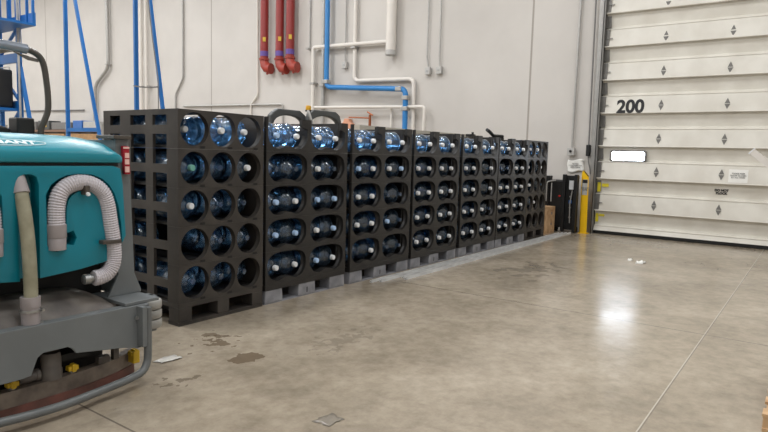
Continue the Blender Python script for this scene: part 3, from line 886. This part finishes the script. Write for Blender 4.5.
# white lines
pipe('white_pipe', bend([(9.44,7.19,1.6),(9.44,7.21,4.31),(9.44,4.72,4.26)], .08), .055, M['white_pipe'], 'white pipe rising then running right to the thick downspout', clamps=((7.2,3.35),))
pipe('white_pipe', bend([(9.48,5.82,8.9),(9.48,5.80,3.36),(9.48,3.95,3.32),(9.48,3.93,1.6)], .16), .05, M['white_pipe'], 'white pipe elbowing down beside the blue pipe on the back wall', clamps=((5.8,4.2),))
pipe('white_pipe', bend([(9.40,7.1,2.70),(9.40,3.62,2.64),(9.40,3.57,2.60),(9.40,3.57,1.4)], .05), .04, M['white_pipe'], 'low white pipe running level just above the rack tops', clamps=())
pipe('grey_conduit', [(9.46,6.88,8.9),(9.46,6.85,1.5)], .055, M['galv'], 'tall grey steel conduit left of the blue pipe', 'conduit', clamps=((6.85,3.27),))
pipe('conduit', [(9.50,4.6,2.62),(9.50,4.6,1.5)], .03, M['white_pipe'], 'short thin white pipe dropping from the low level pipe', 'pipe')
# thin conduits with boxes
def drop(y, z, dy, lab, boxw=.14, boxh=.17):
    t = thing('junction_box', lab, 'electrical box', (9.5, y+dy, z), 'thin conduit drops with boxes')
    MB().box(9.46, 9.55, y+dy-boxw/2, y+dy+boxw/2, z, z+boxh).build('box', M['box_grey'], t, bevel=.008)
    MB().tube([(9.52, y, 8.9), (9.52, y, z+boxh+.25), (9.52, y+dy, z+boxh-.01)], .018, 8).build('conduit', M['galv'], t, smooth=True)
    MB().lathe([(.0,9.45),(.025,9.452),(.025,9.462)], (0,y+dy,z+boxh*.5), 'x', 10).build('socket', M['metal'], t)
drop(6.15, 3.70, .0, 'small grey box on a thin conduit left of the thick white pipe')
drop(3.62, 3.40, -.05, 'grey box on a thin conduit, left of the pair above the racks')
drop(3.28, 3.40, -.02, 'grey box on a thin conduit, right of the pair above the racks')
pipe('conduit', [(9.53,7.44,8.9),(9.53,7.43,4.25)], .02, M['galv'], 'thin grey conduit ending beside the rightmost red standpipe', 'conduit', n=8, clamps=((7.43,4.3),))
pipe('conduit', bend([(9.52,9.55,8.9),(9.52,9.48,3.12),(9.52,9.78,2.84),(9.52,9.78,1.5)], .1), .03, M['white_pipe'], 'thin white conduit with a kink left of the red standpipes', 'conduit', n=8)
pipe('conduit', bend([(9.52,13.02,2.88),(9.52,8.44,2.83),(9.52,8.40,1.5)], .08), .025, M['galv'], 'thin level conduit low on the wall below the red standpipes', 'conduit', n=8)
pipe('conduit', bend([(9.52,13.04,8.9),(9.52,13.04,3.79),(9.52,13.45,3.28),(9.52,13.46,1.5)], .1), .03, M['galv'], 'thin grey conduit kinking left beside the right blue frame', 'conduit', n=8)
pipe('conduit', bend([(9.46,17.47,8.9),(9.46,17.42,4.37),(9.46,18.36,3.79),(9.46,18.45,1.5)], .3), .062, M['galv'], 'silver conduit sweeping left low on the wall', 'conduit', clamps=((17.42,4.5),))
pipe('white_pipe', [(9.40,15.23,8.9),(9.40,15.24,.02)], .06, M['white_pipe'], 'tall off-white pipe inside the right blue frame, left one', clamps=((15.23,3.6),))
pipe('white_pipe', [(9.40,14.93,8.9),(9.40,14.94,.02)], .05, M['white_pipe'], 'tall off-white pipe inside the right blue frame, right one', clamps=((14.93,3.6),))
pipe('conduit', [(9.52,24.4,2.94),(9.52,19.3,2.88)], .025, M['ink_grey'], 'thin dark level conduit on the wall behind the blue frames', 'conduit', n=8)
# conduit and switch beside the dock door
t = thing('switch_box', 'grey switch box on a conduit above the paper notice', 'electrical box', (9.5, -.0, 1.57))
MB().box(9.43, 9.55, -.07, .075, 1.565, 1.72).build('box', M['box_grey'], t, bevel=.008)
MB().tube([(9.51,-.02,8.9),(9.51,0,1.71)], .024, 8).build('conduit', M['galv'], t, smooth=True)
MB().lathe([(.0,9.41),(.028,9.412),(.028,9.44)], (0,.0,1.65), 'x', 12).build('knob', M['black'], t)
t = thing('hanging_controller', 'black pendant control hanging on a cord beside the dock door', 'controller', (9.5, -.34, 1.58))
MB().box(9.45, 9.54, -.385, -.305, 1.56, 1.79).build('controller_body', M['black'], t, bevel=.015)
MB().tube([(9.50,-.30,6),(9.50,-.345,1.78)], .016, 8).build('upper_cord', M['ink_grey'], t, smooth=True)
MB().tube([(9.50,-.345,1.57),(9.50,-.355,1.45),(9.49,-.40,1.30),(9.49,-.41,1.2)], .012, 8).build('lower_cord', M['ink_grey'], t, smooth=True)
t = thing('paper_notice', 'curled white paper notice taped to the wall by the dock door', 'notice', (9.54, -.1, 1.23))
b = MB(); rows = []
for i in range(9):
    v = i/8
    rows.append([(9.545-.012*math.sin(u*PI)-.03*max(0, v-.75)*4*(u>.8)-.006*math.sin(9*u+5*v), .085-.34*u-.01*math.sin(7*v), 1.23+.25*v-.02*math.sin(6*u)) for u in [k/10 for k in range(11)]])
b.grid(rows); p = b.build('sheet', M['paper'], t, smooth=True)
so = p.modifiers.new('thickness', 'SOLIDIFY'); so.thickness = .0015
text('sheet_lettering', 'NOTICE\nPLEASE KEEP THIS\nAREA CLEAR', .036, M['ink_grey'], face_negx(9.522, -.085, 1.36), p)

# copper branch with an orange funnel
t = thing('copper_valve', 'copper pipe with valve behind the third rack stack', 'pipe', (9.44, 5.5, 0))
MB().tube([(9.42,5.9,2.42),(9.42,5.2,2.39)], .018, 8).build('branch', M['copper'], t, smooth=True)
MB().tube([(9.42,5.22,1.5),(9.42,5.21,2.48)], .036, 10).build('riser', M['copper'], t, smooth=True)
MB().tube([(9.42,5.3,2.55),(9.42,5.12,2.46)], .02, 8).build('lever', M['copper'], t)
t = thing('orange_bracket', 'pale orange bell-shaped fixture on the wall at the copper pipe', 'fixture', (9.44, 6.0, 2.2))
MB().prism([(6.20,2.12),(5.76,2.12),(5.78,2.24),(5.88,2.31),(5.90,2.39),(6.06,2.39),(6.08,2.31),(6.18,2.24)], 'x', 9.40, 9.55).build('body', M['orange'], t, bevel=.02)

# yellow door-track guard
t = thing('track_guard', 'yellow steel guard post with slanted top at the dock door edge', 'guard post', (9.3, -.42, 0))
g = MB().prism([(-.35,0),(-.335,1.17),(-.345,1.25),(-.375,1.275),(-.475,1.17),(-.495,0)], 'x', 9.20, 9.215)
g.box(9.20, 9.32, -.36, -.35, 0, 1.15)
g.build('guard_plate', M['yellow'], t)
MB().box(9.18, 9.34, -.51, -.33, 0, .012).build('base_plate', M['yellow'], t)
MB().prism([(-.475,1.17),(-.375,1.275),(-.375,1.255),(-.475,1.145)], 'x', 9.19, 9.20).build('black_edge', M['black'], t)
MB().box(9.196, 9.1995, -.465, -.36, .78, 1.09).build('sticker', M['box_grey'], t)
MB().box(9.194, 9.196, -.46, -.365, 1.02, 1.085).build('sticker_band', M['ink'], t)
text('sticker_lettering', 'DO NOT\nCLIMB', .035, M['ink'], face_negx(9.1945, -.412, .90), t)

# ---------------------------------------------------------------- things at the far end of the racks
t = thing('wooden_crate', 'pale wooden crate on the floor past the farthest rack stack', 'crate', (8.7, .3, 0))
MB().box(8.40, 8.98, .10, .52, 0, .53).build('box', M['wood'], t, bevel=.006)
for x in (8.41, 8.90): MB().box(x, x+.07, .088, .0995, .0, .53).build('batten', M['wood'], t)
for z in (.0, .46): MB().box(8.48, 8.90, .09, .0995, z, z+.07).build('batten', M['wood'], t)
t2 = MB().box(8.79,8.83,.094,.0998,.37,.42).box(8.79,8.83,.094,.0998,.16,.20).build('stamp', M['ink_grey'], t)
# black powered pallet stacker
t = thing('pallet_stacker', 'black powered pallet stacker parked against the wall beside the bollard', 'pallet stacker', (9.2, 0, 0))
MB().box(9.05, 9.45, -.02, .28, .10, 1.06).build('body', M['black'], t, bevel=.03)
MB().box(9.10, 9.16, -.31, -.02, .06, 1.16).build('mast_plate', M['void'], t, bevel=.01)
for y0, y1 in ((-.31,-.25),(-.07,-.01)): MB().box(9.02, 9.12, y0, y1, .02, 1.18).build('mast_rail', M['black'], t, bevel=.005)
MB().box(9.02, 9.2, .26, .36, .0, 1.14).build('side_post', M['black'], t, bevel=.01)
MB().tube(bend([(9.0,.30,.62),(9.0,.30,1.02),(9.0,.12,1.05)], .05), .012, 8).tube([(9.0,.20,.62),(9.0,.20,1.0)], .012, 8).build('rail', M['galv'], t, smooth=True)
MB().lathe([(.0,9.03),(.018,9.032),(.018,9.06)], (0,.04,.74), 'x', 12).build('stop_button', M['red_dot'], t)
MB().box(9.085, 9.099, -.22, -.13, .88, 1.06).build('white_label', M['cap_white'], t)
MB().box(9.085, 9.099, -.20, -.14, .60, .66).build('blue_label', M['blue_dot'], t)
for z in (.72,.50,.3): MB().box(9.08,9.1,-.19,-.15,z,z+.03).build('pin', M['metal'], t)
MB().tube([(9.09,-.2,.86),(9.07,-.17,.6),(9.08,-.18,.2)], .012, 6).build('cable', M['galv'], t)
for y in (-.25, .15): 
    MB().lathe([(.0,-.03),(.06,-.03),(.06,.03),(.0,.03)], (9.25,y,.06), 'y', 16).build('wheel', M['rubber'], t, smooth=True)

# long pale strips lying along the racks
for (x0, x1, y, yy, w, lab) in ((2.5, 8.75, -.115, -.085, .03, 'long white strip on the floor closest to the racks'),
                       (2.6, 8.8, -.18, -.14, .03, 'long white strip on the floor, second from the racks'),
                       (2.96, 8.9, -.245, -.185, .03, 'long white strip on the floor, third from the racks'),
                       (2.92, 9.0, -.315, -.235, .035, 'long white strip on the floor, farthest out from the racks')):
    t = MB()
    t.prism([(x0, y-w/2), (x1, yy-w/2), (x1, yy+w/2), (x0, y+w/2)], 'z', 0, .022)
    t.prism([(x0, y-w/2), (x1, yy-w/2), (x1, yy-w/2+.008), (x0, y-w/2+.008)], 'z', .022, .034)
    tag(t.build('floor_strip', M['strip']), lab, 'strip', 'white strips along the racks')

# things lying on top of the racks
t = thing('board', 'long pale board lying along the back of the rack tops', 'board', (5.5, .95, 1.80))
MB().box(3.55, 7.2, .93, 1.08, 1.8005, 1.87).build('plank', M['beige_board'], t)
b = MB().tube(bend([(6.66,.55,1.955),(6.78,.55,1.92),(6.92,.55,1.86),(7.2,.5,1.86)], .05), .03, 8)
b.box(6.85,7.2,.47,.60,1.8005,1.84)
tag(b.build('black_hook', M['black']), 'bent black strap lying on top of the fifth wide-slot stack', 'strap')
b = MB().box(5.8,5.95,.4,.5,1.8005,1.845).box(5.9,5.93,.42,.45,1.845,1.88)
tag(b.build('black_scrap', M['black']), 'small black scrap of plastic on top of the fourth wide-slot stack', 'scrap')

# ---------------------------------------------------------------- parked vehicle behind the racks
t = thing('parked_vehicle', 'dark grey ride-on vehicle with amber beacon parked behind the racks', 'vehicle', (3.45, 2.0, 0))
MB().box(2.85, 4.05, 1.5, 3.4, .18, 1.2).build('body', M['vehicle_grey'], t, bevel=.06, seg=3)
for x in (2.95, 3.95):
    for y in (1.7, 3.1): MB().lathe([(.0,-.09),(.23,-.09),(.24,-.07),(.24,.07),(.23,.09),(.0,.09)], (x,y,.24), 'x', 20).build('wheel', M['rubber'], t, smooth=True)
def arch(x0, x1, zt, zb, w):
    """outline of one arched loop of the guard"""
    out = [(x0, 1.15), (x0, zb), (x0+.05, zt-.05), (x0+.14, zt), (x1-.14, zt), (x1-.05, zt-.05), (x1, zb), (x1, 1.15)]
    inn = []
    for k in range(17):
        a = k*PI/16; c = (x0+x1)/2; h = (x1-x0)/2-w
        inn.append((c+h*math.cos(a), 1.80+(zt-.08-1.80)*math.sin(a)**.7 if 0 < k < 16 else 1.80))
    return out + [(x1-w, 1.15)] + inn + [(x0+w, 1.15)]
MB().prism(arch(2.70, 3.40, 2.055, 1.96, .05), 'y', 1.76, 1.84).build('overhead_guard', M['vehicle_grey'], t, bevel=.015)
MB().prism(arch(3.33, 4.08, 2.085, 1.90, .05), 'y', 1.68, 1.76).build('overhead_guard', M['vehicle_grey'], t, bevel=.015)
bc = MB().lathe([(.0,2.055),(.045,2.055),(.045,2.075),(.0,2.075)], (3.42,1.76,0), 'z', 14).build('beacon_base', M['black'], t)
MB().lathe([(.038,2.075),(.04,2.12),(.03,2.14),(.0,2.142)], (3.42,1.76,0), 'z', 14).build('beacon', M['amber'], t, smooth=True)
MB().tube([(3.35,1.70,2.06),(3.34,1.66,2.0),(3.37,1.64,1.9),(3.37,1.66,1.2)], .02, 8).build('cable', M['galv'], t, smooth=True)
MB().box(2.95, 3.95, 2.1, 2.3, 1.2, 1.6).build('seat', M['black'], t, bevel=.04)

# ---------------------------------------------------------------- blue steel frames
def a_frame(y0, top, foot, bars, lab, chain=False):
    X = 4.5
    t = thing('gantry_support', lab, 'steel support', (X, y0, 0), 'blue A-shaped frames')
    MB().box(X-.04, X+.04, y0-.03, y0+.03, .015, top[1]).build('upright', M['blue_steel'], t)
    MB().bar((X, top[0], top[1]), (X, foot, .02), .06, .065).build('brace', M['blue_steel'], t)
    def ybr(z): return top[0] + (foot-top[0])*(top[1]-z)/top[1]
    for z in bars: MB().box(X-.035, X+.035, ybr(z), y0, z-.045, z+.045).build('crossbar', M['blue_steel'], t)
    for y in (y0, foot): MB().box(X-.12, X+.12, y-.12, y+.12, 0, .015).build('foot_plate', M['blue_steel'], t)
    if chain:
        b = MB(); z = 2.78; y1 = ybr(z)
        for k in range(24):
            u = (k+.5)/24; y = y0-(y0-y1)*u; zz = z-.02*math.sin(u*PI)-.06*u
            b.bar((X-.06, y+.02, zz), (X-.06, y-.02, zz), .018 if k%2 else .03, .03 if k%2 else .018)
        b.build('chain', M['ink_grey'], t)
        MB().tube([(X-.06,7.20,4.6),(X-.06,7.05,3.7),(X-.06,6.87,2.9),(X-.06,6.85,1.4)], .012, 6).build('cable', M['ink_grey'], t, smooth=True)
a_frame(10.635, (10.22, 4.98), 8.71, (1.86,), 'blue A-shaped steel frame with a low crossbar, left of the pair')
a_frame(7.735, (7.30, 4.98), 6.39, (1.5,), 'blue A-shaped steel frame with a hanging chain, right of the pair', True)

t = thing('blue_tower', 'blue steel tower of posts and beams with stored gear', 'steel rack', (4.9, 13.6, 0))
for (x, y) in ((4.5,13.08),(4.5,14.2),(3.2,13.08),(3.2,14.2)): MB().box(x-.05, x+.05, y-.055, y+.055, 0, 5.9).build('post', M['blue_steel'], t)
MB().box(4.5, 4.545, 12.2, 14.26, 4.47, 4.80).build('beam', M['blue_steel'], t)
MB().box(3.2, 4.5, 12.2, 14.26, 4.47, 4.53).build('platform', M['blue_steel'], t)
for y in (12.24, 12.56): MB().box(4.47, 4.53, y-.025, y+.025, 4.53, 5.9).build('rail_post', M['blue_steel'], t)
MB().box(4.46, 4.54, 13.52, 13.62, 4.53, 5.9).build('post', M['blue_steel'], t)
for z0, z1 in ((3.62,3.86),(2.40,2.62),(1.7,1.82)): MB().box(4.46, 4.54, 13.0, 14.26, z0, z1).build('beam', M['blue_steel'], t)
MB().box(4.47, 4.53, 12.2, 14.26, 5.55, 5.62).build('guard_rail', M['blue_steel'], t)
for a, b_ in (((4.5,14.1,3.9),(4.5,13.2,4.45)),((4.47,14.2,3.45),(4.47,13.12,2.66)),((4.5,13.8,1.85),(4.5,13.12,2.38))):
    MB().bar(a, b_, .07, .05).build('diagonal', M['blue_steel'], t)
MB().bar((4.5,13.02,3.5),(4.5,12.2,.9), .09, .06).build('outer_brace', M['blue_steel'], t)
MB().tube([(4.42,12.93,5.9),(4.42,12.91,1.6)], .03, 8).build('grey_pipe', M['galv'], t, smooth=True)
MB().tube([(4.42,12.83,5.9),(4.42,12.79,4.0)], .015, 8).build('grey_pipe', M['galv'], t, smooth=True)
MB().box(3.25, 4.45, 13.1, 14.2, 2.35, 2.42).build('shelf', M['blue_steel'], t)
t = thing('black_case', 'black case stored on a shelf of the blue tower', 'case', (4.1, 13.6, 2.425))
MB().box(3.8, 4.4, 13.22, 14.0, 2.4255, 3.42).build('shell', M['black'], t, bevel=.05)
MB().tube(bend([(4.35,13.3,3.42),(4.35,13.3,3.50),(4.35,13.9,3.50),(4.35,13.9,3.42)], .05), .012, 8).build('handle', M['metal'], t, smooth=True)
t = thing('grey_bin', 'dark bin standing on the upper platform of the blue tower', 'bin', (4.1, 13.85, 4.535))
MB().box(3.8, 4.35, 13.68, 14.08, 4.5355, 5.35).build('shell', M['vehicle_grey'], t, bevel=.03)
MB().box(4.30, 4.36, 13.75, 14.0, 4.9, 5.15).build('panel', M['box_grey'], t)

# low shelving far away along the wall, seen between the blue frames
t = thing('storage_shelving', 'brown-beamed low shelving along the far wall behind the blue frames', 'shelving', (9.2, 19.5, 0))
for y in (16.9, 19.4, 22.0, 24.6):
    MB().box(8.85, 8.93, y-.04, y+.04, 0, 2.3).build('upright', M['galv'], t)
    MB().box(9.32, 9.40, y-.04, y+.04, 0, 2.3).build('upright', M['galv'], t)
for z in (1.25, 2.0): MB().box(8.84, 9.41, 16.9, 24.6, z, z+.09).build('shelf', M['steel_beam'], t)
for i, (y0, y1, z0, h, mm, lab) in enumerate((
        (17.1,18.2,2.092,.30,'box_grey','pale grey bin on the far wall shelving, nearest the racks'),
        (18.3,18.95,2.092,.34,'blue_dot','blue and white bin on top of the far wall shelving'),
        (19.1,20.6,2.092,.28,'ink_grey','long grey bin on top of the far wall shelving'),
        (20.8,21.7,2.092,.36,'vehicle_grey','dark grey bin with yellow label on the far shelving'),
        (21.9,23.6,2.092,.33,'ink_grey','grey bin on the far wall shelving, left of the blue frames'),
        (17.2,19.2,1.342,.6,'card','tan carton under the brown beam, right side'),
        (19.6,21.8,1.342,.6,'card','tan carton under the brown beam between the blue frames'),
        (22.2,24.4,1.342,.6,'card','tan carton under the brown beam at the left'))):
    tt = thing('storage_box', lab, 'box', (9.1, (y0+y1)/2, z0), 'boxes on the far shelving')
    MB().box(8.88, 9.36, y0, y1, z0, z0+h).build('box', M[mm], tt, bevel=.02)
    if 'yellow' in lab: MB().box(8.872, 8.881, 21.0, 21.3, 2.2, 2.38).build('yellow_label', M['yel_label'], tt)

# ---------------------------------------------------------------- odds and ends
# pale swing bar at the right edge
t = thing('swing_bar', 'white square bar slanting in from the right before the dock door', 'barrier', (8.5, -4.6, 0))
MB().bar((8.5,-3.30,1.69),(8.5,-4.70,.52), .10, .10).build('bar', M['white_pipe'], t)
MB().bar((8.5,-3.285,1.703),(8.5,-3.30,1.69), .11, .12).build('end_cap', M['cap_white'], t)
MB().box(8.44, 8.56, -4.78, -4.66, 0, .9).build('post', M['white_pipe'], t)
MB().box(8.35, 8.65, -4.87, -4.57, 0, .012).build('base_plate', M['galv'], t)
# pine pallet corner at the lower right
t = thing('wooden_pallet', 'pine pallet whose corner shows at the lower right', 'pallet', (1.4, -4.6, 0))
for y in (-4.13, -4.68, -5.2):
    for x in (.87, 1.4, 1.95): MB().box(x, x+.1, y-.05, y+.05, .02, .085).build('block', M['wood'], t)
    MB().box(.86, 2.06, y-.055, y+.05, 0, .02).build('runner', M['wood'], t)
for k in range(6): MB().box(.86+.215*k, .96+.215*k, -5.26, -4.075, .085, .102).build('deck_board', M['wood'], t)
# scraps on the floor
def scrap(x, y, w, d, seed, lab, m='paper', flat=1.0):
    rnd = random.Random(seed); b = MB(); rows = []
    for i in range(6):
        rows.append([(x+w*(i/5-.5)+rnd.uniform(-.1,.1)*w, y+d*(j/5-.5)+rnd.uniform(-.1,.1)*d, .004+rnd.uniform(0,.03)*flat*(0 if i in (0,5) else 1)) for j in range(6)])
    b.grid(rows); o = b.build('paper_scrap', M[m], None, smooth=True)
    s = o.modifiers.new('thickness', 'SOLIDIFY'); s.thickness = .0012
    tag(o, lab, 'scrap', 'scraps on the floor')
scrap(6.3, -2.2, .17, .1, 3, 'larger crumpled white paper scrap on the open floor before the dock door')
scrap(6.42, -2.02, .07, .06, 5, 'tiny white paper scrap beside the larger one on the open floor')
def film_mat():
    return mat('clear_film', (212,208,200), .2, var=.1, scale=20)
M['film'] = film_mat()
scrap(-.53, -.62, .18, .09, 8, 'white crumpled film on the floor by the scrubber roller', 'film', .3)
M['damp'] = mat('damp_film', (140,132,120), .2, var=.12, scale=25)
scrap(-.55, -2.13, .13, .11, 11, 'square of clear film stuck flat to the floor in the foreground', 'damp', .03)

# ---------------------------------------------------------------- light: rows of high-bay lamps under the deck
def lamp(x, y, w):
    l = bpy.data.lights.new('highbay', 'AREA'); l.shape = 'RECTANGLE'; l.size = 1.6; l.size_y = 1.2; l.energy = w; l.color = (.96, .98, 1.0)
    o = bpy.data.objects.new('highbay', l); COL.objects.link(o); o.location = (x, y, ZC-.35)
for y in (-9, -3.5, 2, 7.5, 13, 18.5, 24, 29):
    for x in (-6, -.5, 5.0): lamp(x, y, 105 if y < -6 else 135 if y < 0 else 160 if y < 5 else 185)
w = bpy.data.worlds.new('world'); S.world = w; w.use_nodes = True
w.node_tree.nodes['Background'].inputs[0].default_value = (.8,.88,1,1); w.node_tree.nodes['Background'].inputs[1].default_value = .3
S.view_settings.view_transform = 'Standard'; S.view_settings.look = 'None'; S.view_settings.gamma = 1.0
S.view_settings.use_curve_mapping = False; S.view_settings.exposure = 0.3
